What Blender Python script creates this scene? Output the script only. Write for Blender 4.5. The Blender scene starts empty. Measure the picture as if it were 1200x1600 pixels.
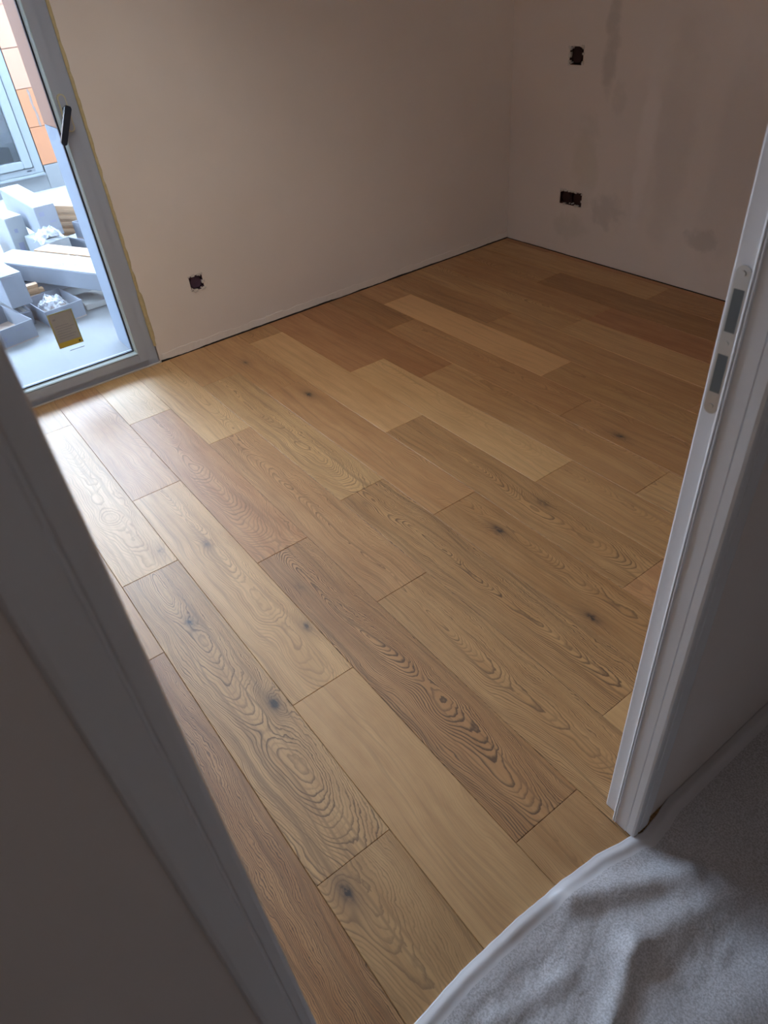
import bpy, bmesh, math, random
from mathutils import Vector, Matrix, noise
C = bpy.context.scene.collection
S = bpy.context.scene
PI = math.pi

# ------------------------------------------------------------------ camera
cam = bpy.data.cameras.new('camera'); camo = bpy.data.objects.new('camera', cam); C.objects.link(camo)
R = Matrix(((0.5968421902946895, -0.46737445186636706, 0.652181356393182),
            (0.7982517348410406, 0.4280171401928877, -0.42378708749131444),
            (-0.08107754132623107, 0.7735389126887638, 0.6285411544591002)))
M4 = R.to_4x4(); M4.translation = Vector((0, 0, 1.56)); camo.matrix_world = M4
cam.sensor_fit = 'VERTICAL'; cam.sensor_height = 36.0; cam.sensor_width = 27.0
cam.lens = 1080.3635 / 1600 * 36
cam.clip_start = 0.02
cam.dof.use_dof = True; cam.dof.focus_distance = 2.3; cam.dof.aperture_fstop = 8.0
S.camera = camo
# ------------------------------------------------------------------ world, light, exposure
w = bpy.data.worlds.new('sky'); S.world = w; w.use_nodes = True
bg = w.node_tree.nodes['Background']
bg.inputs['Color'].default_value = (0.62, 0.79, 1.0, 1)
bg.inputs['Strength'].default_value = 21.0
S.view_settings.view_transform = 'Standard'; S.view_settings.look = 'None'
S.view_settings.gamma = 1.0; S.view_settings.use_curve_mapping = False
S.view_settings.exposure = 0.6
S.cycles.use_denoising = True
S.cycles.max_bounces = 9; S.cycles.diffuse_bounces = 7; S.cycles.transparent_max_bounces = 16
S.cycles.sample_clamp_indirect = 6.0
pl = bpy.data.lights.new('window_portal', 'AREA'); pl.shape = 'RECTANGLE'; pl.size = 1.8; pl.size_y = 2.2
pl.cycles.is_portal = True
plo = bpy.data.objects.new('window_portal', pl); C.objects.link(plo)
plo.location = (-3.60, 0.1, 1.12); plo.rotation_euler = (0, -PI/2, 0)   # faces +X, into the room

la = bpy.data.lights.new('room_fill_light', 'AREA'); la.shape = 'DISK'; la.size = 0.9; la.energy = 4.4  # added fill to brighten the interior, an invented source
la.color = (1.0, 0.95, 0.88); la.spread = math.radians(110)
lao = bpy.data.objects.new('room_fill_light', la); C.objects.link(lao); lao.location = (-2.35, 0.85, 2.44)

lh = bpy.data.lights.new('hall_fill_light', 'AREA'); lh.shape = 'DISK'; lh.size = 0.4; lh.energy = 0.55; lh.color = (1.0, 0.95, 0.90)  # weak invented fill, added to lift the dark hall side
lho = bpy.data.objects.new('hall_fill_light', lh); C.objects.link(lho); lho.location = (0.75, 0.2, 2.44)

# ------------------------------------------------------------------ node helpers
class NT:
    def __init__(s, name):
        s.m = bpy.data.materials.new(name); s.m.use_nodes = True
        s.t = s.m.node_tree; s.b = s.t.nodes['Principled BSDF']
    def n(s, typ, **k):
        nd = s.t.nodes.new(typ)
        for a, v in k.items(): setattr(nd, a, v)
        return nd
    def put(s, sock, v):
        if isinstance(v, bpy.types.NodeSocket): s.t.links.new(v, sock)
        elif isinstance(v, tuple) and len(v) == 3 and sock.type == 'RGBA': sock.default_value = (*v, 1)
        else: sock.default_value = v
    def math(s, op, a, b=0.0, c=0.0, clamp=False):
        nd = s.n('ShaderNodeMath', operation=op); nd.use_clamp = clamp
        s.put(nd.inputs[0], a); s.put(nd.inputs[1], b); s.put(nd.inputs[2], c); return nd.outputs[0]
    def noise(s, vec, scale=1.0, detail=2.0, rough=0.5):
        nd = s.n('ShaderNodeTexNoise'); s.put(nd.inputs['Vector'], vec)
        nd.inputs['Scale'].default_value = scale; nd.inputs['Detail'].default_value = detail
        nd.inputs['Roughness'].default_value = rough; return nd.outputs['Fac']
    def xyz(s, x, y, z):
        nd = s.n('ShaderNodeCombineXYZ'); s.put(nd.inputs[0], x); s.put(nd.inputs[1], y); s.put(nd.inputs[2], z); return nd.outputs[0]
    def sep(s, v):
        nd = s.n('ShaderNodeSeparateXYZ'); s.put(nd.inputs[0], v); return nd.outputs
    def mix(s, f, a, b):
        nd = s.n('ShaderNodeMix', data_type='RGBA'); s.put(nd.inputs[0], f); s.put(nd.inputs[6], a); s.put(nd.inputs[7], b); return nd.outputs[2]
    def rng(s, v, a, b, c=0.0, d=1.0, smooth=True):
        nd = s.n('ShaderNodeMapRange'); nd.interpolation_type = 'SMOOTHSTEP' if smooth else 'LINEAR'
        s.put(nd.inputs[0], v); s.put(nd.inputs[1], a); s.put(nd.inputs[2], b); s.put(nd.inputs[3], c); s.put(nd.inputs[4], d); return nd.outputs[0]
    def attr(s, name):
        return s.n('ShaderNodeAttribute', attribute_type='OBJECT', attribute_name=name).outputs['Fac']
    def obj(s): return s.n('ShaderNodeTexCoord').outputs['Object']
    def pos(s): return s.n('ShaderNodeNewGeometry').outputs['Position']
    def bump(s, h, strength, dist):
        nd = s.n('ShaderNodeBump'); nd.inputs['Strength'].default_value = strength; nd.inputs['Distance'].default_value = dist
        s.put(nd.inputs['Height'], h); s.t.links.new(nd.outputs[0], s.b.inputs['Normal'])
    def base(s, v): s.put(s.b.inputs['Base Color'], v)
    def rough(s, v): s.put(s.b.inputs['Roughness'], v)

def plain(name, col, rough=0.6, var=0.06, scale=12.0, bump=0.0, metallic=0.0):
    t = NT(name); p = t.pos(); n = t.noise(p, scale, 4.0)
    dk = tuple(c * (1 - 2 * var) for c in col); lt = tuple(min(1, c * (1 + var)) for c in col)
    t.base(t.mix(n, dk, lt)); t.rough(rough); t.b.inputs['Metallic'].default_value = metallic
    if bump: t.bump(t.noise(p, scale * 8, 3.0), bump, 0.002)
    return t.m

# ------------------------------------------------------------------ materials
def oak_material():
    t = NT('oiled oak'); o = t.sep(t.obj()); u, v = o[0], o[1]
    sd = t.attr('seed'); tone = t.attr('tone'); red = t.attr('red'); con = t.attr('grain')
    m = t.math
    us = m('ADD', u, m('MULTIPLY', sd, 3.17))
    z = m('MULTIPLY', sd, 1.37)
    n1 = t.noise(t.xyz(m('MULTIPLY', us, 2.0), m('MULTIPLY', v, 5.0), z), 1.0, 2.0)
    n2 = t.noise(t.xyz(m('MULTIPLY', us, 9.0), m('MULTIPLY', v, 22.0), z), 1.0, 2.0, 0.55)
    n3 = t.noise(t.xyz(m('MULTIPLY', us, 2.6), m('MULTIPLY', v, 3.0), m('ADD', z, 9.1)), 1.0, 2.0, 0.5)
    n4 = t.noise(t.xyz(m('MULTIPLY', us, 40.0), m('MULTIPLY', v, 75.0), z), 1.0, 2.0, 0.6)
    dv = m('ADD', m('SUBTRACT', v, t.attr('pith')), m('ADD', m('MULTIPLY', m('SUBTRACT', n1, 0.5), 0.10), m('ADD', m('MULTIPLY', m('SUBTRACT', n2, 0.5), 0.024), m('MULTIPLY', m('SUBTRACT', n4, 0.5), 0.005))))
    dd = m('ADD', m('ADD', t.attr('depth'), m('MULTIPLY', u, m('MULTIPLY', t.attr('rise'), 1.5))), m('MULTIPLY', m('SUBTRACT', n3, 0.5), 0.11))
    r = m('SQRT', m('ADD', m('MULTIPLY', dv, dv), m('ADD', m('MULTIPLY', dd, dd), 0.00002)))
    def gauss(ku, kv, a, b):
        x = m('DIVIDE', m('SUBTRACT', u, ku), a); y = m('DIVIDE', m('SUBTRACT', v, kv), b)
        return m('EXPONENT', m('MULTIPLY', m('ADD', m('MULTIPLY', x, x), m('MULTIPLY', y, y)), -1.0))
    wob = t.noise(t.xyz(m('MULTIPLY', us, 60.0), m('MULTIPLY', v, 90.0), z), 1.0, 2.0)
    cores = None; soft = None
    for k in ('a', 'b'):
        ku, kv, ks = t.attr('knot_%s_x' % k), t.attr('knot_%s_y' % k), t.attr('knot_%s_s' % k)
        g = m('MULTIPLY', gauss(ku, kv, 0.075, 0.028), ks)
        r = m('ADD', r, m('MULTIPLY', g, 0.020))
        c = m('MULTIPLY', gauss(ku, kv, 0.021, 0.011), m('MULTIPLY', ks, t.rng(wob, 0.3, 0.62, 0.35, 1.35)))
        s_ = m('MULTIPLY', gauss(ku, kv, 0.062, 0.024), ks)
        cores = c if cores is None else m('MAXIMUM', cores, c)
        soft = s_ if soft is None else m('MAXIMUM', soft, s_)
    # growth rings: porous dark line at the start of every ring
    ph = m('ADD', m('DIVIDE', r, 0.0038), m('ADD', m('MULTIPLY', n2, 0.8), m('MULTIPLY', n4, 0.55)))
    fr = m('FRACT', ph)
    line = m('MULTIPLY', t.rng(fr, 0.40, 0.88), t.rng(fr, 0.88, 1.0, 1.0, 0.0))
    per = t.noise(t.xyz(m('MULTIPLY', m('FLOOR', ph), 3.7), z, 0.0), 1.0, 0.0)
    line = m('MULTIPLY', line, t.rng(per, 0.25, 0.7, 0.35, 1.15))
    pores = t.noise(t.xyz(m('MULTIPLY', us, 22.0), m('MULTIPLY', v, 620.0), z), 1.0, 2.0, 0.6)
    pore = t.rng(pores, 0.52, 0.74)
    mid = t.noise(t.xyz(m('MULTIPLY', us, 3.2), m('MULTIPLY', v, 30.0), m('ADD', z, 4.0)), 1.0, 3.0, 0.55)
    stk = t.rng(t.noise(t.xyz(m('MULTIPLY', us, 1.7), m('MULTIPLY', m('ADD', v, m('MULTIPLY', n1, 0.10)), 95.0), m('ADD', z, 7.0)), 1.0, 3.0, 0.6), 0.46, 0.72)
    mot = t.noise(t.xyz(m('MULTIPLY', us, 14.0), m('MULTIPLY', v, 28.0), z), 1.0, 3.0, 0.6)
    pale = t.mix(red, (0.68, 0.425, 0.185), (0.70, 0.395, 0.175))
    deep = t.mix(red, (0.350, 0.165, 0.046), (0.375, 0.150, 0.048))
    tn = m('ADD', tone, m('ADD', m('MULTIPLY', m('SUBTRACT', mid, 0.5), 0.85), m('MULTIPLY', m('SUBTRACT', mot, 0.5), 0.35)), clamp=True)
    col = t.mix(tn, deep, pale)
    f = m('MULTIPLY', m('ADD', m('MULTIPLY', line, 1.0), m('MULTIPLY', m('MULTIPLY', pore, t.rng(line, 0.0, 0.6, 0.4, 1.0)), 0.28)), con, clamp=True)
    f = m('MAXIMUM', f, m('MULTIPLY', stk, m('ADD', 0.18, m('MULTIPLY', con, 0.50))))
    col = t.mix(f, col, t.mix(tone, (0.110, 0.050, 0.018), (0.185, 0.098, 0.040)))
    col = t.mix(m('MULTIPLY', soft, 0.55, clamp=True), col, (0.17, 0.085, 0.038))
    col = t.mix(m('MULTIPLY', m('MINIMUM', cores, 1.0), 0.93), col, (0.022, 0.016, 0.016))
    t.base(col)
    t.rough(m('ADD', 0.46, m('ADD', m('MULTIPLY', line, 0.10), m('MULTIPLY', mot, 0.10))))
    t.b.inputs['Specular IOR Level'].default_value = 0.60
    t.b.inputs['Coat Weight'].default_value = 0.42; t.b.inputs['Coat Roughness'].default_value = 0.50; t.b.inputs['Coat IOR'].default_value = 1.55
    h = m('SUBTRACT', m('MULTIPLY', mot, 0.25), m('ADD', m('MULTIPLY', line, m('MULTIPLY', con, 0.7)), m('MULTIPLY', pore, 0.4)))
    t.bump(h, 0.35, 0.0006)
    return t.m

def plaster(name, col, marks=()):
    """painted or skimmed wall; marks = (kind, (x,y,z), (rx,ry,rz), strength, colour): smudges and filler patches of the wall's own"""
    t = NT(name); p = t.pos(); s = t.sep(p)
    big = t.noise(p, 1.6, 3.0); fine = t.noise(p, 18.0, 4.0)
    c = t.mix(t.rng(big, 0.35, 0.65), tuple(k * 0.95 for k in col), col)
    c = t.mix(t.math('MULTIPLY', fine, 0.10), c, tuple(k * 0.80 for k in col))
    m = t.math
    for i, (ctr, rad, st, mc, ns) in enumerate(marks):
        tot = None
        for a in range(3):
            if rad[a] is None: continue
            d = m('DIVIDE', m('SUBTRACT', s[a], ctr[a]), rad[a]); d = m('MULTIPLY', d, d)
            tot = d if tot is None else m('ADD', tot, d)
        n = t.noise(t.xyz(m('ADD', s[0], i * 2.3), s[1], s[2]), ns, 3.0, 0.6)
        f = t.rng(m('ADD', tot, m('MULTIPLY', m('SUBTRACT', n, 0.5), 2.6)), 0.1, 1.2, 1.0, 0.0)
        c = t.mix(m('MULTIPLY', f, st), c, mc)
    t.base(c); t.rough(0.75); t.b.inputs['Specular IOR Level'].default_value = 0.25
    t.bump(m('ADD', m('MULTIPLY', fine, 0.5), t.noise(p, 90.0, 3.0)), 0.12, 0.002)
    return t.m

OAK = oak_material()
WL = plaster('cream wall paint', (0.86, 0.80, 0.74))
G = (0.40, 0.37, 0.35)
WR = plaster('skimmed plaster wall', (0.80, 0.73, 0.69), [
    ((-2.70, 0, 1.09), (0.055, None, 0.22), 0.42, G, 9.0),
    ((-2.62, 0, 0.86), (0.05, None, 0.10), 0.20, G, 14.0),
    ((-2.62, 0, 0.30), (0.13, None, 0.10), 0.32, G, 17.0),
    ((-2.88, 0, 0.17), (0.14, None, 0.09), 0.30, (0.52, 0.48, 0.42), 13.0),
    ((-2.80, 0, 0.55), (0.10, None, 0.28), 0.22, (0.50, 0.47, 0.38), 7.0),
    ((-2.01, 0, 0.27), (0.10, None, 0.06), 0.36, G, 16.0),
    ((-2.25, 0, 0.75), (0.12, None, 0.60), 0.22, (0.47, 0.43, 0.41), 4.0),
    ((-2.42, 0, 0.70), (0.06, None, 0.45), 0.55, (0.86, 0.80, 0.78), 5.0),
    ((-1.90, 0, 0.62), (0.16, None, 0.55), 0.20, (0.47, 0.43, 0.41), 4.0)])
WF = plaster('partition plaster', (0.78, 0.70, 0.65))
CEIL = plaster('white ceiling', (0.86, 0.84, 0.81))
SCREED = plain('grey screed', (0.30, 0.28, 0.26), 0.9, 0.1, 20)
DARK = plain('dark joint', (0.03, 0.028, 0.03), 0.9)
FRAME_W = plain('white lacquered wood', (0.80, 0.78, 0.78), 0.38, 0.02, 6)
SEAL = plain('pale rubber seal', (0.92, 0.93, 0.95), 0.22, 0.01)
UPVC = plain('grey window profile', (0.42, 0.48, 0.58), 0.35, 0.02, 5)
BEAD = plain('glazing bead with painted glow', (0.70, 0.88, 0.95), 0.30, 0.02, 5)  # bright cyan glow on the bead is put into its colour
GASKET = plain('black rubber gasket', (0.012, 0.015, 0.03), 0.5)
METAL = plain('galvanised steel', (0.55, 0.56, 0.56), 0.34, 0.05, 40, 0.0, 1.0)
HOLE = plain('dark latch hole', (0.12, 0.13, 0.13), 0.6)
BLACKP = plain('black handle', (0.010, 0.018, 0.035), 0.35, 0.05)
FOAM = plain('yellow expanding foam', (0.62, 0.53, 0.30), 0.8, 0.15, 60, 0.6)
FILM = plain('yellowed protective plate', (0.62, 0.60, 0.42), 0.3, 0.08, 30)
LILAC = plain('dark lilac box plastic', (0.075, 0.040, 0.075), 0.55, 0.15, 60)
MAROON = plain('dark maroon box plastic', (0.035, 0.012, 0.016), 0.6, 0.2, 60)
CHIP = plain('broken plaster edge', (0.72, 0.68, 0.64), 0.9, 0.15, 80, 0.5)
TERR = plain('pale concrete terrace', (0.20, 0.205, 0.215), 0.85, 0.05, 7, 0.2)
PLINTH = plain('grey plinth render', (0.16, 0.165, 0.17), 0.9, 0.08, 10, 0.3)
ORANGE = plain('salmon insulation board', (0.31, 0.130, 0.062), 0.85, 0.04, 5, 0.1)
ORANGE2 = plain('pale salmon insulation board', (0.34, 0.175, 0.115), 0.85, 0.04, 5, 0.1)
SMEAR = plain('white mortar smear', (0.21, 0.16, 0.14), 0.9, 0.25, 40, 0.4)
REVEAL = plain('pale blue reveal board', (0.28, 0.32, 0.39), 0.7, 0.03, 6)
ALU = plain('pale grey door profile', (0.17, 0.187, 0.20), 0.4, 0.02, 5)
CART = plain('white printed carton', (0.26, 0.275, 0.29), 0.6, 0.03, 14)
CARTG = plain('grey carton side', (0.21, 0.225, 0.265), 0.7, 0.05, 14)
CARTIN = plain('brown carton inside', (0.40, 0.30, 0.25), 0.8, 0.08, 20)
INK = plain('grey ink print', (0.20, 0.21, 0.30), 0.7)
BPLANK = plain('raw oak offcut', (0.46, 0.29, 0.17), 0.6, 0.12, 25)
STYRO = plain('white foam offcut', (0.42, 0.41, 0.40), 0.8, 0.03, 60, 0.2)
STK = plain('grey paper sticker', (0.36, 0.37, 0.38), 0.6, 0.03, 60)
STKY = plain('yellow sticker band', (0.55, 0.42, 0.06), 0.6, 0.05, 60)
STKE = plain('olive sticker border', (0.36, 0.36, 0.20), 0.6, 0.05, 60)
FARW = plain('far room wall', (0.50, 0.50, 0.52), 0.9)

def glass_mat(name, tint, refl_rough=0.0):
    t = NT(name); t.t.nodes.remove(t.b)
    tr = t.n('ShaderNodeBsdfTransparent'); tr.inputs[0].default_value = (*tint, 1)
    gl = t.n('ShaderNodeBsdfGlossy'); gl.inputs['Roughness'].default_value = refl_rough
    fr = t.n('ShaderNodeFresnel'); fr.inputs[0].default_value = 1.45
    mx = t.n('ShaderNodeMixShader'); t.t.links.new(fr.outputs[0], mx.inputs[0])
    t.t.links.new(tr.outputs[0], mx.inputs[1]); t.t.links.new(gl.outputs[0], mx.inputs[2])
    t.t.links.new(mx.outputs[0], t.t.nodes['Material Output'].inputs[0]); return t.m
GLASS = glass_mat('window glass', (0.93, 0.96, 0.98))
def film_mat():
    t = NT('clear packing film'); t.base((0.85, 0.88, 0.95)); t.rough(0.18)
    tr = t.n('ShaderNodeBsdfTransparent'); mx = t.n('ShaderNodeMixShader')
    n = t.noise(t.pos(), 30.0, 3.0)
    t.put(mx.inputs[0], t.rng(n, 0.35, 0.7, 0.12, 0.6))
    t.t.links.new(tr.outputs[0], mx.inputs[1]); t.t.links.new(t.b.outputs[0], mx.inputs[2])
    t.t.links.new(mx.outputs[0], t.t.nodes['Material Output'].inputs[0]); return t.m
PFILM = film_mat()
def fleece_mat():
    t = NT('white painter fleece'); p = t.pos()
    f = t.noise(p, 260.0, 3.0, 0.7); g = t.noise(p, 45.0, 3.0, 0.6)
    t.base(t.mix(t.rng(f, 0.35, 0.65), (0.45, 0.43, 0.44), (0.71, 0.69, 0.72)))
    t.rough(0.42); t.b.inputs['Specular IOR Level'].default_value = 0.5
    t.b.inputs['Sheen Weight'].default_value = 0.15
    t.bump(t.math('ADD', f, t.math('MULTIPLY', g, 1.4)), 0.55, 0.0022); return t.m
FLEECE = fleece_mat()
def film_edge_mat():
    t = NT('fleece film edge'); t.base((0.72, 0.70, 0.72)); t.rough(0.3)
    t.bump(t.noise(t.pos(), 40.0, 2.0), 0.1, 0.001); return t.m
EDGE = film_edge_mat()

# ------------------------------------------------------------------ object helpers
def link(name, bm, mat, parent=None, origin=None, smooth=False, sub=None):
    """geometry is given in world metres; it is stored relative to the parent or to its own base point"""
    off = Vector((0, 0, 0))
    if parent is not None:
        q = parent
        while q is not None: off += q.location; q = q.parent
    if origin is None:
        if parent is None:
            xs = [v.co for v in bm.verts]
            origin = Vector((sum(c.x for c in xs) / len(xs), sum(c.y for c in xs) / len(xs), min(c.z for c in xs)))
        else: origin = off.copy()
    origin = Vector(origin)
    for v in bm.verts: v.co -= origin
    bmesh.ops.recalc_face_normals(bm, faces=bm.faces)
    me = bpy.data.meshes.new(name); bm.to_mesh(me); bm.free()
    for mt in (mat if isinstance(mat, (list, tuple)) else [mat]): me.materials.append(mt)
    if smooth: me.shade_smooth()
    o = bpy.data.objects.new(name, me); C.objects.link(o)
    if parent is not None: o.parent = parent
    o.location = origin - off
    return o
def root(name, loc):
    o = bpy.data.objects.new(name, None); C.objects.link(o); o.location = loc; o.empty_display_size = 0.1; return o
def tag(o, label, cat, group=None):
    o['label'] = label; o['category'] = cat
    if group: o['group'] = group
    return o
def struct(o): o['kind'] = 'structure'; return o
def box(bm, a, b, bev=0.0, mi=0):
    r = bmesh.ops.create_cube(bm, size=1.0); vs = r['verts']
    c = [(a[i] + b[i]) / 2 for i in range(3)]; d = [abs(b[i] - a[i]) for i in range(3)]
    for v in vs: v.co = Vector((c[0] + v.co.x * d[0], c[1] + v.co.y * d[1], c[2] + v.co.z * d[2]))
    fs = set(f for v in vs for f in v.link_faces)
    for f in fs: f.material_index = mi
    if bev:
        es = set(e for v in vs for e in v.link_edges)
        bmesh.ops.bevel(bm, geom=list(es), offset=bev, segments=2, affect='EDGES')
    return vs
def B(a, b, bev=0.0):
    bm = bmesh.new(); box(bm, a, b, bev); return bm
def prism(bm, poly, z0, z1, axis='z'):
    """extrude a closed (a,b) outline along an axis"""
    def P(a, b, c):
        return {'z': (a, b, c), 'y': (a, c, b), 'x': (c, a, b)}[axis]
    lo = [bm.verts.new(P(a, b, z0)) for a, b in poly]; hi = [bm.verts.new(P(a, b, z1)) for a, b in poly]
    n = len(poly)
    bm.faces.new(lo); bm.faces.new(hi)
    for i in range(n): bm.faces.new((lo[i], lo[(i + 1) % n], hi[(i + 1) % n], hi[i]))
def prisms(poly, z0, z1, axis='z'):
    bm = bmesh.new(); prism(bm, poly, z0, z1, axis); return bm
def cyl(bm, c, r, h, axis='z', seg=20, r2=None):
    res = bmesh.ops.create_cone(bm, cap_ends=True, segments=seg, radius1=r, radius2=r if r2 is None else r2, depth=h)
    rot = {'z': Matrix(), 'x': Matrix.Rotation(PI/2, 4, 'Y'), 'y': Matrix.Rotation(-PI/2, 4, 'X')}[axis]
    for v in res['verts']: v.co = rot @ v.co + Vector(c)
    return res['verts']
def wall_with_holes(x, y, z, holes, thin):
    """box wall (ranges x,y,z) thin along axis `thin`, pierced by rectangles (a0,a1,z0,z1) along its long axis"""
    A = x if thin == 'y' else y
    ab = sorted(set([A[0], A[1]] + [q for h in holes for q in h[:2]]))
    zb = sorted(set([z[0], z[1]] + [q for h in holes for q in h[2:]]))
    bm = bmesh.new()
    for i in range(len(ab) - 1):
        for j in range(len(zb) - 1):
            ca, cz = (ab[i] + ab[i+1]) / 2, (zb[j] + zb[j+1]) / 2
            if any(h[0] < ca < h[1] and h[2] < cz < h[3] for h in holes): continue
            if thin == 'y': box(bm, (ab[i], y[0], zb[j]), (ab[i+1], y[1], zb[j+1]))
            else: box(bm, (x[0], ab[i], zb[j]), (x[1], ab[i+1], zb[j+1]))
    bmesh.ops.remove_doubles(bm, verts=bm.verts, dist=1e-5)
    # drop the coincident inner faces
    seen = {}
    for f in bm.faces:
        k = tuple(sorted(v.index for v in f.verts)) if False else tuple(sorted((round(v.co.x, 4), round(v.co.y, 4), round(v.co.z, 4)) for v in f.verts))
        seen.setdefault(k, []).append(f)
    dead = [f for fs in seen.values() if len(fs) > 1 for f in fs]
    bmesh.ops.delete(bm, geom=dead, context='FACES')
    return bm

XW, YB = -3.40, 3.42            # inner face of the window wall, inner face of the far side wall
XD0, XD1 = -0.418, -0.338       # room face and hall face of the door partition
H = 2.50
Y0, X1, HY0, HY1 = -1.35, 1.30, -1.35, 2.6

# ------------------------------------------------------------------ walls, ceiling
WIN = (-0.86, 0.93, 0.0, 2.20)
sock_l = (1.190, 1.262, 0.295, 0.370)
wl = wall_with_holes((-3.60, XW), (Y0 - 0.2, YB + 0.2), (-0.3, H), [WIN, sock_l], 'x')
bm2 = wall_with_holes((-3.95, -3.60), (Y0 - 0.2, YB + 0.2), (-0.3, H + 0.4), [(-0.83, 0.90, -0.3, 2.17)], 'x')
me_ = bpy.data.meshes.new('tmp'); bm2.to_mesh(me_); wl.from_mesh(me_); bm2.free(); bpy.data.meshes.remove(me_)
struct(link('wall_left', wl, WL))
s_up = (-2.974, -2.880, 1.000, 1.084); s_dn = (-2.968, -2.803, 0.292, 0.370)
struct(link('wall_right', wall_with_holes((-3.60, XD1), (YB, YB + 0.2), (-0.3, H), [s_up, s_dn], 'y'), WR))
DOOR = (0.008, 0.810, 0.0, 2.075)
struct(link('wall_front', wall_with_holes((XD0, XD1), (Y0, YB), (0.0, H), [DOOR], 'x'), WF))
struct(link('wall_back', B((-3.60, Y0 - 0.2, -0.3), (X1 + 0.2, Y0, H)), WL))
struct(link('wall_hall', B((X1, Y0, -0.3), (X1 + 0.2, HY1, H)), WF))
struct(link('wall_hall_end', B((XD1, HY1, -0.3), (X1 + 0.2, HY1 + 0.2, H)), WF))
struct(link('ceiling', B((-3.60, Y0 - 0.2, H), (X1 + 0.2, YB + 0.2, H + 0.2)), CEIL))

# round disc above the frame, housing for the added room fill light
bm = bmesh.new(); cyl(bm, (-2.35, 0.85, 2.475), 0.48, 0.05, 'z', 40)
tag(link('fill_lamp', bm, CEIL), 'added unseen fill lamp, flat round white disc on the room ceiling', 'lamp')

bm = bmesh.new(); cyl(bm, (0.75, 0.2, 2.475), 0.22, 0.05, 'z', 32)  # disc for the added hall fill light
tag(link('fill_lamp', bm, CEIL), 'added unseen fill lamp, small round white disc on the hall ceiling behind the viewer', 'lamp')

# ------------------------------------------------------------------ floor: screed with every oak plank its own piece
fb = bmesh.new()
box(fb, (-3.60, Y0, -0.25), (-0.16, YB, -0.0145))
box(fb, (-0.16, Y0, -0.25), (X1, YB, -0.002))
floor = struct(link('floor', fb, SCREED))
RW, RC, PL = 0.2002, 0.171, 1.206
XEND, XFAR = -0.17, XW + 0.009
mesh_cache = {}
def plank_mesh(L, W):
    key = (round(L, 4), round(W, 4))
    if key in mesh_cache: return mesh_cache[key]
    g, c = 0.00035, 0.0013
    hx, hy = L / 2 - g, W / 2 - g
    rings = [(hx, hy, -0.014), (hx, hy, -c), (hx - c, hy - c, 0.0)]
    vs, fs = [], []
    for (a, b, z) in rings: vs += [(-a, -b, z), (a, -b, z), (a, b, z), (-a, b, z)]
    fs.append((3, 2, 1, 0)); fs.append((8, 9, 10, 11))
    for k in (0, 4):
        for i in range(4): fs.append((k + i, k + (i + 1) % 4, k + 4 + (i + 1) % 4, k + 4 + i))
    me = bpy.data.meshes.new('plank'); me.from_pydata(vs, [], fs); me.materials.append(OAK)
    mesh_cache[key] = me; return me
# joint of every row (x of one butt joint), as laid
joint = {-7: -1.2, -6: -0.7, -5: -1.7, -4: -0.9, -3: -1.35, -2: -0.62, -1: -1.535, 0: -0.686, 1: -1.122, 2: -0.484, 3: -1.28,
         4: -0.576, 5: -1.487, 6: -0.83, 7: -1.38, 8: -1.095, 9: -1.63, 10: -1.918, 11: -1.30, 12: -0.98,
         13: -2.169, 14: -1.50, 15: -0.90, 16: -1.8}
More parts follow.
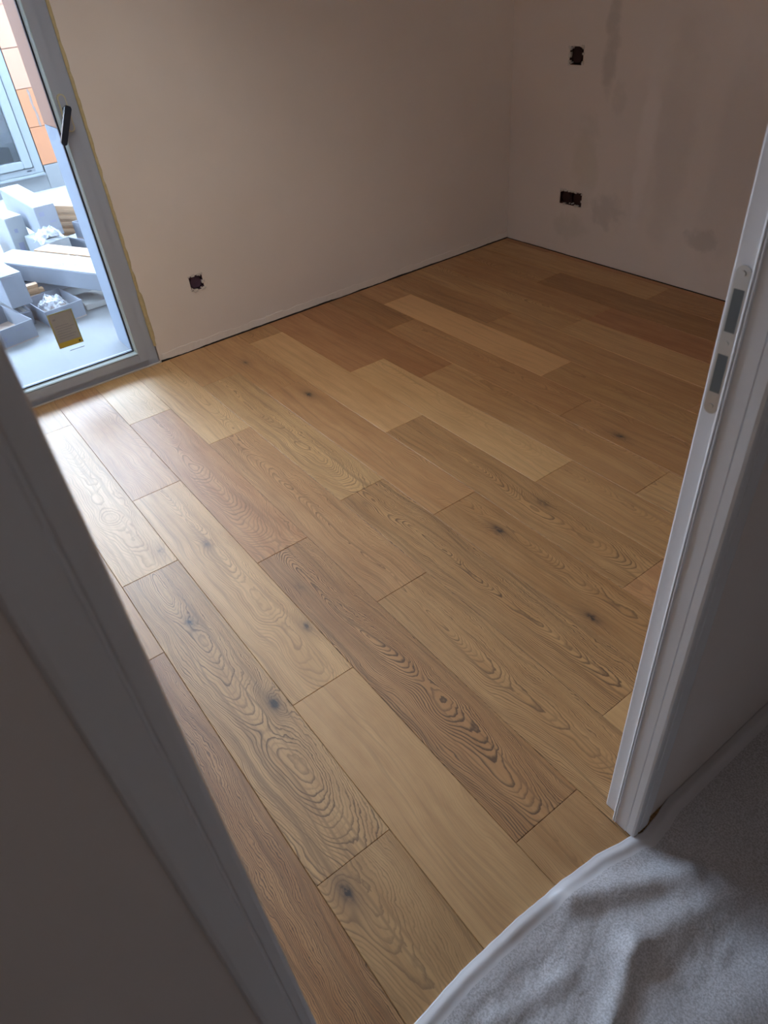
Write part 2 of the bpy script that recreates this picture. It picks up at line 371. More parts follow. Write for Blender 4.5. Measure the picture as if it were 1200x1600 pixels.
# look of the planks one can tell apart: (row, x inside plank): tone, red, grain, pith, depth, rise, knots(world x, y, size)
look = {
 (0, -3.2): (0.65, 0.3, 0.35, 0.3, 0.05, 0.0, []),
 (0, -2.5): (0.85, 0.2, 0.30, 0.02, 0.10, 0.04, [(-1.98, 0.342, 0.35)]),
 (0, -1.3): (0.62, 0.2, 0.80, 0.00, 0.045, 0.055, [(-1.595, 0.282, 0.8), (-1.164, 0.335, 1.25)]),
 (0, -0.4): (0.50, 0.1, 0.50, -0.05, 0.10, 0.02, [(-0.637, 0.215, 1.15)]),
 (1, -3.0): (0.55, 0.7, 0.30, 0.10, 0.08, 0.02, []),
 (1, -1.7): (0.85, 0.3, 0.45, 0.01, 0.05, 0.04, [(-1.90, 0.483, 0.5), (-1.34, 0.55, 0.7)]),
 (1, -0.5): (0.72, 0.3, 0.14, 0.20, 0.12, 0.01, []),
 (2, -3.2): (0.95, 0.1, 0.25, 0.02, 0.04, 0.03, []),
 (2, -2.3): (0.45, 0.9, 0.50, 0.00, 0.06, 0.055, []),
 (2, -1.0): (0.40, 0.6, 1.00, 0.00, 0.015, 0.075, [(-1.50, 0.62, 0.35)]),
 (2, 0.0): (0.40, 0.4, 0.70, 0.00, 0.07, -0.05, [(-0.40, 0.735, 0.8)]),
 (3, -3.0): (0.85, 0.2, 0.40, 0.05, 0.05, 0.03, []),
 (3, -1.8): (0.55, 0.6, 0.70, 0.00, 0.030, -0.05, []),
 (3, -0.6): (0.55, 0.3, 0.75, -0.01, 0.055, 0.06, []),
 (4, -3.2): (0.55, 0.4, 0.30, 0.2, 0.08, 0.0, []),
 (4, -2.3): (0.72, 0.1, 0.70, -0.01, 0.03, 0.05, []),
 (4, -1.1): (0.52, 0.3, 0.95, 0.00, 0.025, 0.06, [(-1.70, 1.03, 0.3)]),
 (4, -0.3): (0.75, 0.1, 0.15, 0.2, 0.1, 0.0, []),
 (5, -3.1): (0.50, 0.5, 0.30, 0.1, 0.1, 0.0, [(-3.06, 1.25, 0.6)]),
 (5, -2.0): (0.50, 0.6, 0.40, 0.12, 0.06, 0.03, [(-2.547, 1.31, 1.0)]),
 (5, -0.8): (0.38, 0.3, 0.65, 0.03, 0.06, 0.05, [(-1.276, 1.285, 1.0), (-0.812, 1.211, 0.9)]),
 (6, -2.8): (0.85, 0.4, 0.18, 0.2, 0.1, 0.0, []),
 (6, -1.4): (0.50, 0.3, 0.75, 0.00, 0.03, 0.05, [(-1.276, 1.50, 0.6)]),
 (7, -3.0): (0.30, 0.9, 0.25, 0.2, 0.1, 0.0, []),
 (7, -2.0): (0.90, 0.2, 0.20, 0.04, 0.1, 0.02, []),
 (7, -0.9): (0.55, 0.3, 0.40, 0.02, 0.06, 0.04, []),
 (8, -2.8): (0.18, 0.8, 0.45, 0.2, 0.1, 0.0, []),
 (8, -1.7): (0.55, 0.4, 0.35, 0.1, 0.08, 0.03, []),
 (9, -3.1): (0.15, 0.4, 0.70, 0.10, 0.05, 0.02, []),
 (9, -2.2): (0.45, 0.6, 0.40, 0.03, 0.06, 0.03, []),
 (9, -1.0): (0.42, 0.5, 0.40, 0.1, 0.08, 0.02, [(-1.367, 2.03, 1.0)]),
 (10, -2.5): (1.00, 0.8, 0.12, 0.2, 0.1, 0.0, []),
 (10, -3.3): (0.35, 0.6, 0.3, 0.2, 0.1, 0.0, []),
 (10, -1.3): (0.45, 0.2, 0.40, 0.03, 0.06, 0.04, []),
 (11, -2.0): (0.45, 0.4, 0.30, 0.2, 0.1, 0.0, []),
 (12, -1.5): (0.70, 0.3, 0.30, 0.2, 0.1, 0.0, []),
 (13, -1.6): (0.18, 0.9, 0.20, 0.2, 0.1, 0.0, []),
 (13, -2.8): (0.35, 0.4, 0.30, 0.2, 0.1, 0.0, []),
 (-1, -2.0): (0.50, 0.4, 0.35, 0.2, 0.1, 0.0, []),
 (-1, -1.0): (0.20, 0.5, 0.95, -0.16, 0.05, 0.01, []),
}
rnd = random.Random(5)
def make_plank(r, xa, xb):
    y0 = RC + r * RW; y1 = y0 + RW
    y1 = min(y1, YB - 0.006)
    if y1 - y0 < 0.03: return
    L, W = xb - xa, y1 - y0
    o = bpy.data.objects.new('plank', plank_mesh(L, W)); C.objects.link(o)
    o.parent = floor
    cx, cy = (xa + xb) / 2, (y0 + y1) / 2
    o.location = Vector((cx, cy, rnd.uniform(-0.0003, 0.0))) - floor.location
    p = None
    for (rr, xx), val in look.items():
        if rr == r and xa < xx < xb: p = val
    if p is None:
        base = 0.42 if r > 8 else 0.5
        p = (min(1, max(0, rnd.gauss(base, 0.16))), rnd.random(), rnd.uniform(0.2, 0.6), rnd.uniform(-0.15, 0.15), rnd.uniform(0.03, 0.1), rnd.uniform(-0.05, 0.05), [])
    tone, red, grain, pith, depth, rise, kn = p
    o['seed'] = rnd.uniform(0, 40); o['tone'] = float(tone); o['red'] = float(red); o['grain'] = float(grain)
    o['pith'] = float(pith); o['depth'] = float(depth); o['rise'] = float(rise)
    for i, k in enumerate('ab'):
        if i < len(kn): o['knot_%s_x' % k] = kn[i][0] - cx; o['knot_%s_y' % k] = kn[i][1] - cy; o['knot_%s_s' % k] = float(kn[i][2])
        else: o['knot_%s_x' % k] = 5.0; o['knot_%s_y' % k] = 5.0; o['knot_%s_s' % k] = 0.0
for r in range(-7, 17):
    j = joint[r]
    js = sorted(j + k * PL for k in range(-5, 6) if XFAR + 0.04 < j + k * PL < XEND - 0.02)
    xs = [XFAR] + js + [XEND]
    for a, b in zip(xs[:-1], xs[1:]): make_plank(r, a, b)

# ragged plaster foot along both walls over the dark expansion gap
def ragged(name, along, fixed, a0, a1, sgn, mat, seed, hmax):
    bm = bmesh.new(); rr = random.Random(seed); n = int((a1 - a0) / 0.02)
    prev = None
    for i in range(n + 1):
        a = a0 + (a1 - a0) * i / n
        z0 = 0.0022 + hmax * max(0, noise.noise(Vector((a * 5.0, seed, 0.0))) + 0.35) * 0.6 + 0.002 * rr.random()
        d = 0.0022 + 0.0015 * rr.random(); zt = 0.035 + 0.01 * rr.random()
        def P(off, z): return bm.verts.new((a, fixed + sgn * off, z)) if along == 'x' else bm.verts.new((fixed + sgn * off, a, z))
        cur = [P(-0.002, z0), P(d, z0), P(0.0006, zt), P(-0.002, zt)]
        if prev:
            for k in range(4): bm.faces.new((prev[k], cur[k], cur[(k + 1) % 4], prev[(k + 1) % 4]))
        prev = cur
    return link(name, bm, mat)
struct(link('trim_4', B((XW, 0.935, -0.014), (XW + 0.0035, YB, 0.0062)), DARK))
struct(link('trim_5', B((XW, YB - 0.003, -0.014), (XD0, YB, 0.0022)), DARK))
struct(ragged('baseboard_left', 'y', XW + 0.002, 0.945, YB, 1, WL, 3, 0.012)) 
struct(ragged('baseboard_right', 'x', YB, XW, XD0, -1, WR, 7, 0.005))

# ------------------------------------------------------------------ window (french door with two sashes)
wy0, wy1 = WIN[0] + 0.006, 0.926
win = struct(root('window_1', (-3.44, 0.0, 0.0)))
FX0, FX1 = -3.50, -3.408           # fixed frame
fr = bmesh.new()
box(fr, (FX0, wy1 - 0.052, 0.0), (FX1, wy1, 2.19), 0.002)
box(fr, (FX0, wy0, 0.0), (FX1, wy0 + 0.052, 2.19), 0.002)
box(fr, (FX0, wy0 + 0.052, 2.14), (FX1, wy1 - 0.052, 2.19), 0.002)
box(fr, (FX0, wy0 + 0.052, 0.0), (FX1, wy1 - 0.052, 0.030), 0.002)
link('frame', fr, UPVC, win)
sash_edge = [(0.032, 0.873), (wy0 + 0.053, 0.030)]
for si, (a, b) in enumerate(sash_edge):
    SX0, SX1 = -3.485, -3.393
    zb, zt = 0.032, 2.138
    st = 0.052
    bm = bmesh.new()
    def rail(a0, a1, z0, z1): box(bm, (SX0, a0, z0), (SX1, a1, z1), 0.003)
    rail(b - st + 0.008, b, zb, zt); rail(a, a + st - 0.008, zb, zt)
    rail(a + st - 0.008, b - st + 0.008, zb, zb + 0.048); rail(a + st - 0.008, b - st + 0.008, zt - 0.048, zt)
    sash = link('sash', bm, UPVC, win)
    # sloped glazing beads, mitred
    gy0, gy1, gz0, gz1 = a + st, b - st, zb + 0.060, zt - 0.060
    bm = bmesh.new()
    def ring(off, x): return [bm.verts.new((x, gy0 - off, gz0 - off)), bm.verts.new((x, gy1 + off, gz0 - off)), bm.verts.new((x, gy1 + off, gz1 + off)), bm.verts.new((x, gy0 - off, gz1 + off))]
    rs = [ring(0.012, -3.396), ring(0.0085, -3.3915), ring(0.004, -3.3985), ring(0.0, -3.418), ring(0.0, -3.430), ring(0.012, -3.430)]
    for q0, q1 in zip(rs, rs[1:] + rs[:1]):
        for k in range(4): bm.faces.new((q0[k], q0[(k + 1) % 4], q1[(k + 1) % 4], q1[k]))
    link('glazing_bead', bm, BEAD, sash)
    bm = bmesh.new()
    gk = 0.006
    box(bm, (-3.432, gy0 - 0.004, gz0 - 0.004), (-3.417, gy0 + gk, gz1)); box(bm, (-3.432, gy1 - gk, gz0 - 0.004), (-3.417, gy1 + 0.004, gz1))
    box(bm, (-3.432, gy0 + gk, gz0 - 0.004), (-3.417, gy1 - gk, gz0 + gk)); box(bm, (-3.432, gy0 + gk, gz1 - gk), (-3.417, gy1 - gk, gz1))
    link('gasket', bm, GASKET, sash)
    link('glass_pane', B((-3.428, gy0, gz0), (-3.422, gy1, gz1)), GLASS, sash)
    if si == 0:
        hy = 0.858
        bm = bmesh.new()
        n = 20; ro = [(hy + 0.0165 * math.cos(t) , 1.150 + (0.052 if math.sin(t) > 0 else -0.052) + 0.0165 * math.sin(t)) for t in [2 * PI * (i + 0.5) / n for i in range(n)]]
        prism(bm, ro, -3.394, -3.379, 'x')
        link('handle_plate', bm, FILM, sash)
        bm = bmesh.new(); prism(bm, [(hy + (a_ - hy) * 0.74, 1.150 + (z_ - 1.150) * 0.93) for a_, z_ in ro], -3.379, -3.3775, 'x'); link('plate_cover', bm, UPVC, sash)
        bm = bmesh.new()
        cyl(bm, (-3.362, hy, 1.165), 0.010, 0.05, 'x', 16)
        # flat lever hanging down with rounded ends
        lv = [(hy - 0.012, 1.040), (hy - 0.007, 1.033), (hy + 0.007, 1.033), (hy + 0.012, 1.040), (hy + 0.013, 1.172), (hy + 0.008, 1.180), (hy - 0.008, 1.180), (hy - 0.013, 1.172)]
        ca, sa = math.cos(math.radians(-27)), math.sin(math.radians(-27))
        lv = [(hy + (a_ - hy) * ca - (z_ - 1.165) * sa * -1 * -1, 1.165 + (a_ - hy) * sa + (z_ - 1.165) * ca) for a_, z_ in lv]
        prism(bm, lv, -3.350, -3.334, 'x')
        link('lever_handle', bm, BLACKP, sash)

# foam bead between frame and wall
bm = bmesh.new(); rr = random.Random(2); prev = None
for i in range(141):
    z = 0.09 + 2.07 * i / 140
    lump = 0.9 if 0.12 < z < 0.36 else 0.35
    wd = 0.008 + 0.010 * lump * (0.7 + 0.6 * noise.noise(Vector((z * 22, 3.3, 0)))); ht = 0.003 + 0.010 * lump * (0.8 + 0.6 * noise.noise(Vector((z * 30, 7.7, 1))))
    cur = []
    for k in range(6):
        t_ = PI * k / 5; cur.append(bm.verts.new((-3.404 + ht * math.sin(t_), 0.930 - 0.003 + wd * math.cos(t_) * (1 if math.cos(t_) > 0 else 0.6), z)))
    if prev:
        for k in range(5): bm.faces.new((prev[k], cur[k], cur[k + 1], prev[k + 1]))
    prev = cur
struct(link('trim_1', bm, FOAM, smooth=True))

# sticker on the glass
stk = root('glass_sticker', (-3.4215, 0.55, 0.219))
tag(stk, 'grey paper sticker with a yellow bottom band on the window glass', 'sticker')
sx = -3.4212
def quad_sheet(y0, y1, z0, z1, x, sk=0.0): return B((x, y0, z0), (x + 0.0006, y1, z1))
link('border', quad_sheet(0.494, 0.609, 0.219, 0.386, sx), STKE, stk)
link('paper', quad_sheet(0.502, 0.602, 0.246, 0.380, sx + 0.0007), STK, stk)
link('colour_band', quad_sheet(0.497, 0.606, 0.221, 0.245, sx + 0.0007), STKY, stk)
bm = bmesh.new()
for k in range(6): box(bm, (sx + 0.0014, 0.512, 0.262 + k * 0.012), (sx + 0.0016, 0.512 + 0.07 + 0.012 * math.sin(k * 2.1), 0.265 + k * 0.012))
box(bm, (sx + 0.0014, 0.51, 0.352), (sx + 0.0016, 0.523, 0.360))
link('printed_lines', bm, plain('faint grey print', (0.27, 0.28, 0.30), 0.6), stk)
bm = bmesh.new(); cyl(bm, (sx + 0.0014, 0.594, 0.231), 0.005, 0.0006, 'x', 12); link('green_dot', bm, plain('dark green dot', (0.05, 0.09, 0.02), 0.6), stk)
tag(link('glass_marking', B((-3.4212, 0.535, 0.196), (-3.4206, 0.605, 0.1985)), plain('grey etched line', (0.25, 0.27, 0.33), 0.5)), 'small dark line of etched marking on the glass below the yellow banded sticker', 'marking')

# ------------------------------------------------------------------ door frame
dr = struct(root('door_1', (-0.38, 0.40, 0.0)))
ZF = 2.04
def jamb_poly(sign, y_in):
    # section: rebate on the room side, stop with seal, reveal, hall edge ; sign=+1 right jamb (opening on its low-y side)
    pts = [(-0.420, 0.0222), (-0.4190, 0.0202), (-0.4160, 0.018), (-0.387, 0.018), (-0.385, 0.016), (-0.385, 0.002), (-0.383, 0.0), (-0.351, 0.0), (-0.349, 0.003), (-0.349, 0.034), (-0.420, 0.034)]
    return [(x, y_in + sign * d) for x, d in pts]
YR, YL = 0.775, 0.0265
link('jamb', prisms(jamb_poly(1, YR), 0.003, ZF), FRAME_W, dr)
link('jamb', prisms(jamb_poly(-1, YL), 0.003, ZF), FRAME_W, dr)
hd = [(-0.420, ZF), (-0.387, ZF), (-0.385, ZF - 0.016), (-0.349, ZF - 0.016), (-0.349, ZF + 0.03), (-0.420, ZF + 0.03)]
link('header', prisms(hd, YL - 0.03, YR + 0.03, 'y'), FRAME_W, dr)
def arch_poly(sign, y_in):
    # hall casing: rounded inner edge, groove, flat, raised outer lip
    pts = [(-0.3485, 0.003), (-0.3485, -0.0005), (-0.335, -0.0005), (-0.3305, 0.001), (-0.329, 0.005), (-0.329, 0.0150), (-0.3315, 0.0165), (-0.3315, 0.0185), (-0.329, 0.020),
           (-0.329, 0.047), (-0.330, 0.052), (-0.334, 0.055), (-0.338, 0.055), (-0.338, 0.004)]
    return [(x, y_in + sign * d) for x, d in pts]
link('architrave', prisms(arch_poly(1, YR), 0.006, ZF + 0.05), FRAME_W, dr)
link('architrave', prisms(arch_poly(-1, YL), 0.006, ZF + 0.05), FRAME_W, dr)
link('architrave', B((-0.338, YL, ZF - 0.015), (-0.329, YR, ZF + 0.05), 0.002), FRAME_W, dr)
for sgn, y in ((1, YR), (-1, YL)):
    s_ = bmesh.new()
    for k, xx in enumerate((-0.3835, -0.3790)):
        prism(s_, [(xx - 0.0022, y + sgn * 0.001), (xx - 0.0020, y - sgn * 0.0003), (xx + 0.0012, y - sgn * 0.0034), (xx + 0.0020, y - sgn * 0.0030), (xx + 0.0022, y + sgn * 0.001)], 0.006, ZF - 0.02)
    link('rubber_seal', s_, SEAL, dr)
# strike plate on the rebate of the right jamb
yp = YR + 0.018
bm = bmesh.new(); n = 24; cxp = -0.4035; hw = 0.0095
out = []
for i in range(n):
    t_ = 2 * PI * (i + 0.5) / n
    out.append((cxp + hw * math.cos(t_), (1.236 if math.sin(t_) > 0 else 1.058) + hw * math.sin(t_)))
prism(bm, out, yp - 0.0018, yp + 0.0005, 'y')
sp = link('strike_plate', bm, METAL, dr)
for z0, z1 in ((1.163, 1.217), (1.080, 1.133)):
    link('latch_hole', B((cxp - 0.0068, yp - 0.0022, z0), (cxp + 0.0068, yp - 0.0017, z1)), HOLE, sp)
for zc in (1.236, 1.148, 1.060):
    bm = bmesh.new(); cyl(bm, (cxp, yp - 0.0024, zc), 0.0035, 0.0014, 'y', 12); link('screw', bm, METAL, sp)

# ------------------------------------------------------------------ sockets: unfinished flush boxes
def wall_box(name, label, thin, face, rect, into, mat, cells, group, seed):
    """rect=(a0,a1,z0,z1) hole in the wall, `into` = direction of depth"""
    a0, a1, z0, z1 = rect
    def P(a, d, z): return (a, face + into * d, z) if thin == 'y' else (face + into * d, a, z)
    def bx(bm, a_, b_, d0, d1, z_, zz, bev=0):
        p, q = P(a_, d0, z_), P(b_, d1, zz); box(bm, tuple(map(min, p, q)), tuple(map(max, p, q)), bev)
    r = root(name, P((a0 + a1) / 2, 0, z0)); tag(r, label, 'socket box', group)
    bm = bmesh.new()
    wd = (a1 - a0) / cells
    t = 0.0025
    bx(bm, a0, a1, 0.030, 0.034, z0, z1)
    for k in range(cells + 1):
        c = a0 + wd * k; bx(bm, max(a0, c - t), min(a1, c + t), 0.004 if 0 < k < cells else 0.002, 0.030, z0, z1)
    bx(bm, a0, a1, 0.002, 0.030, z0, z0 + t); bx(bm, a0, a1, 0.002, 0.030, z1 - t, z1)
    link('box_shell', bm, mat, r)
    rr = random.Random(seed)
    for k in range(cells):
        c = a0 + wd * (k + 0.5); cz = (z0 + z1) / 2
        bm = bmesh.new()
        rad = min(wd, z1 - z0) * 0.40
        vs = cyl(bm, P(c, 0.016, cz), rad, 0.010, 'y' if thin == 'y' else 'x', 24)
        link('blanking_cover', bm, mat, r)
        for sa in (-1, 1):
            for sz in (-1, 1):
                bm = bmesh.new(); cyl(bm, P(c + sa * (wd * 0.5 - 0.009), 0.012, cz + sz * ((z1 - z0) / 2 - 0.009)), 0.004, 0.018, 'y' if thin == 'y' else 'x', 10)
                link('screw_post', bm, CHIP if rr.random() < 0.45 else mat, r)
    # ragged plaster crumbs round the edge
    bm = bmesh.new()
    for i in range(16):
        u_ = rr.random(); side = rr.choice(('t', 'b', 'l', 'r', 't'))
        s_ = 0.0028 + 0.004 * rr.random()
        a = {'l': a0, 'r': a1}.get(side, a0 + u_ * (a1 - a0)); z = {'t': z1, 'b': z0}.get(side, z0 + u_ * (z1 - z0))
        bx(bm, a - s_ * 1.5, a + s_ * 1.5, 0.012, -0.0025, z - s_, z + s_)
    for v in bm.verts: v.co += Vector((rr.uniform(-1, 1), rr.uniform(-1, 1), rr.uniform(-1, 1))) * 0.0014
    link('plaster_crumbs', bm, CHIP, r)['kind'] = 'stuff'
wall_box('socket_box', 'dark purple open socket box low on the cream wall beside the glass door', 'x', XW, sock_l, -1, LILAC, 1, 'open socket boxes in the walls', 1)
wall_box('socket_box', 'upper single dark socket box on the smudged far wall', 'y', YB, s_up, 1, MAROON, 1, 'open socket boxes in the walls', 4)
wall_box('socket_box', 'double dark socket box low on the smudged far wall', 'y', YB, s_dn, 1, MAROON, 2, 'open socket boxes in the walls', 9)

# ------------------------------------------------------------------ protective fleece on the hall floor
edge_pts = [(-0.352, -1.30), (-0.360, -0.60), (-0.352, -0.20), (-0.345, 0.02), (-0.362, 0.18), (-0.372, 0.31), (-0.372, 0.45), (-0.367, 0.56), (-0.357, 0.675), (-0.336, 0.772), (-0.325, 0.80), (-0.328, 0.84), (-0.3375, 0.90), (-0.3375, 1.2), (-0.3375, 2.55)]
def edge_x(y):
    for (xa, ya), (xb, yb) in zip(edge_pts, edge_pts[1:]):
        if ya <= y <= yb:
            t = (y - ya) / (yb - ya); t2 = t * t * (3 - 2 * t) * 0.4 + t * 0.6
            return xa + (xb - xa) * t2
    return edge_pts[-1][0]
def ridge(x, y, ax, ay, bx_, by, h, wd, asym=1.0):
    dx, dy = bx_ - ax, by - ay; L2 = dx * dx + dy * dy
    t = max(0, min(1, ((x - ax) * dx + (y - ay) * dy) / L2))
    px, py = ax + t * dx, ay + t * dy; d2 = (x - px) ** 2 + (y - py) ** 2
    return h * math.exp(-d2 / (wd * wd))
def sheet_z(x, y, s):
    z = 0.006
    z += ridge(x, y, -0.325, 0.575, -0.205, 0.80, 0.020, 0.030)
    z += ridge(x, y, -0.10, 0.36, -0.19, 0.60, 0.014, 0.022)
    z += ridge(x, y, -0.19, 0.60, -0.14, 0.82, 0.016, 0.040)
    z += ridge(x, y, -0.02, 0.62, 0.02, 0.82, 0.012, 0.045)
    z += ridge(x, y, -0.27, 0.30, -0.24, 0.46, 0.006, 0.020)
    n = noise.noise(Vector((x * 9, y * 7, 0.3))) * 0.006 + noise.noise(Vector((x * 24, y * 20, 1.3))) * 0.0028 + noise.noise(Vector((x * 60 + y * 30, y * 38 - x * 20, 5.3))) * 0.0010
    z += (n + 0.003) * min(1, s / 0.06)
    z += 0.004 * math.exp(-((s - 0.016) / 0.010) ** 2)
    return max(z, 0.0022)
bm = bmesh.new(); NX, NY = 150, 260; grid = []
ys = [-1.30 + 3.85 * 0 for _ in range(1)]
def ypar(j):
    # finer near the doorway
    t = j / NY
    return -1.30 + 3.85 * (t + 0.35 * math.sin(2 * PI * (t - 0.5)) / (2 * PI) * -1.0 * -1.0) if False else (-1.0 + 1.0 * min(1, t / 0.12) if t < 0.12 else (0.0 + 1.0 * (t - 0.12) / 0.70 if t < 0.82 else 1.0 + 1.5 * (t - 0.82) / 0.18))
for j in range(NY + 1):
    y = ypar(j); ex = edge_x(y) + 0.0012 * noise.noise(Vector((y * 40, 0, 0))); row = []
    for i in range(NX + 1):
        t = i / NX; s = 0.55 * t * 0.75 + 1.15 * max(0, t - 0.7) * 3.0 * 0.9
        x = min(ex + s, X1 - 0.01)
        row.append(bm.verts.new((x, y, sheet_z(x, y, s))))
    grid.append(row)
for j in range(NY):
    for i in range(NX):
        f = bm.faces.new((grid[j][i], grid[j][i + 1], grid[j + 1][i + 1], grid[j + 1][i]))
        f.material_index = 1 if (i < 13 and j > 20) else 0
    pass
# thin turned-down hem
hem = [bm.verts.new((grid[j][0].co.x + 0.0005, grid[j][0].co.y, 0.0008)) for j in range(NY + 1)]
for j in range(NY):
    f = bm.faces.new((grid[j][0], grid[j + 1][0], hem[j + 1], hem[j])); f.material_index = 1
tag(link('protective_fleece', bm, [FLEECE, EDGE], smooth=True), 'crumpled white protective fleece sheet laid on the hall floor at the doorway', 'floor cover')

# ------------------------------------------------------------------ outside: terrace and house opposite
ZT = -0.05
tb = bmesh.new(); box(tb, (-8.4, -6, -0.25), (-3.95, 8, ZT)); box(tb, (-3.95, -0.825, -0.25), (-3.602, 0.895, ZT)); box(tb, (-3.599, -0.85, -0.02), (-3.505, 0.925, 0.02))
struct(link('ground_terrace', tb, TERR))
OX = -8.20
ow = bmesh.new()
box(ow, (-8.7, 1.69, ZT), (OX - 0.03, 8, 2.37)); box(ow, (-8.7, -6, ZT), (OX - 0.03, 0.0, 2.37)); box(ow, (-8.7, 0.0, 2.25), (OX - 0.03, 1.69, 2.37)); box(ow, (-8.7, 0.0, ZT), (OX - 0.03, 1.69, 0.09))
house = root('house_opposite', (OX, 1.0, ZT)); tag(house, 'house wall across the terrace clad in salmon insulation boards', 'building')
link('wall', ow, PLINTH, house)
bm = bmesh.new(); box(bm, (OX - 0.03, 1.70, ZT), (OX + 0.02, 8, 0.165)); box(bm, (OX - 0.03, -6, ZT), (OX + 0.02, -0.02, 0.165)); box(bm, (OX - 0.03, -0.02, ZT), (OX + 0.01, 1.70, 0.085))
link('plinth', bm, PLINTH, house)
rows_z = [0.168, 0.50, 0.82, 1.143, 1.465, 1.79, 2.11, 2.35]
rb = random.Random(8)
for i, (za, zb) in enumerate(zip(rows_z, rows_z[1:])):
    y = 1.695; first = True
    while y < 7.9:
        L = ([1.0, 0.19, 0.18, 0.18][i % 4] if i in (2,) else rb.uniform(0.3, 1.0)) if first else 1.0
        if i == 2: L = 0.18 if first else 1.0
        if i < 2 and first: L = 0.62
        y2 = min(7.9, y + L)
        link('insulation_board', B((OX - 0.03, y + 0.002, za + 0.002), (OX + 0.006 + 0.004 * rb.random(), y2 - 0.002, zb - 0.002), 0.002), ORANGE if i < 2 else ORANGE2, house)
        y = y2; first = False
    y = -0.02
    while y > -3.5 and i < 10:
        y2 = y - 1.0
        link('insulation_board', B((OX - 0.03, y2 + 0.002, za + 0.002), (OX + 0.008, y - 0.002, zb - 0.002), 0.002), ORANGE, house); y = y2
    if za > 9: link('insulation_board', B((OX - 0.03, 0.0, za + 0.002), (OX + 0.008, 1.69, zb - 0.002), 0.002), ORANGE, house)
bm = bmesh.new(); prev = None
for k in range(13):
    z = 0.815 - 0.027 * k; yc = 1.795 + 0.004 * math.sin(k) + 0.0012 * k; w_ = 0.006 + 0.007 * abs(math.sin(k * 1.3))
    cur = [bm.verts.new((OX + 0.008, yc - w_, z)), bm.verts.new((OX + 0.0145, yc, z)), bm.verts.new((OX + 0.008, yc + w_, z))]
    if prev:
        for q in range(2): bm.faces.new((prev[q], prev[q + 1], cur[q + 1], cur[q]))
    prev = cur
link('mortar_smear', bm, SMEAR, house)
# door-window of the house opposite
od = root('house_terrace_door', (OX, 0.85, 0.11)); tag(od, 'pale grey glazed terrace door in the salmon wall opposite', 'door')
bm = bmesh.new()
for (a, b_, z0, z1) in ((1.605, 1.688, 0.112, 2.24), (0.01, 0.09, 0.112, 2.24), (0.09, 1.605, 2.16, 2.24), (0.09, 1.605, 0.112, 0.165)):
    box(bm, (OX - 0.07, a, z0), (OX + 0.012, b_, z1), 0.004)
link('frame', bm, ALU, od)
bm = bmesh.new()
for (a, b_, z0, z1) in ((1.513, 1.598, 0.172, 2.15), (0.095, 0.18, 0.172, 2.15), (0.18, 1.513, 2.07, 2.15), (0.18, 1.513, 0.172, 0.240)):
    box(bm, (OX - 0.05, a, z0), (OX + 0.030, b_, z1), 0.006)
sh = link('sash', bm, ALU, od)
link('glass_pane', B((OX - 0.012, 0.18, 0.240), (OX - 0.006, 1.513, 2.07)), GLASS, sh)
link('drain_slot', B((OX + 0.012, 1.53, 0.138), (OX + 0.0135, 1.575, 0.150)), GASKET, od)
link('sill', B((OX - 0.03, 0.0, 0.088), (OX + 0.05, 1.69, 0.110), 0.004), ALU, od)
# room behind that door
bm = bmesh.new(); box(bm, (-10.4, -0.6, 0.0), (-8.72, 2.3, 0.10)); struct(link('floor_far_room', bm, plain('far room floor white as reflection', (0.75, 0.76, 0.78), 0.8, 0.04)))  # white tone stands in for the terrace reflected in that door glass
bm = bmesh.new(); box(bm, (-10.6, -0.6, 0.0), (-10.4, 2.3, 2.3)); box(bm, (-10.4, 2.3, 0.0), (-8.72, 2.5, 2.3)); box(bm, (-10.4, -0.8, 0.0), (-8.72, -0.6, 2.3)); box(bm, (-10.6, -0.8, 2.3), (-8.705, 2.5, 2.36)); struct(link('wall_far_room', bm, FARW))
struct(link('shade_roof_terrace', B((-6.2, -3.2, 2.9), (-3.95, 4.2, 3.1)), CEIL))  # unseen roof, added to shade the terrace
struct(link('shade_wall_left', B((-8.2, -3.4, -0.25), (-3.95, -3.2, 3.1)), PLINTH))  # unseen side wall, added to block sky light from the terrace
struct(link('shade_wall_right', B((-8.2, 4.2, -0.25), (-3.95, 4.4, 3.1)), PLINTH))  # same added light blocker at the other end
# pale board on the outer window reveal, salmon board above it
def reveal(z0, z1, mat, lbl):
    return link('trim_2', B((-3.97, 0.893, z0), (-3.52, 0.8995, z1), 0.001), mat)
struct(reveal(ZT, 1.05, REVEAL, '')); o_ = struct(reveal(1.053, 2.16, ORANGE2, '')); o_.name = 'trim_3'

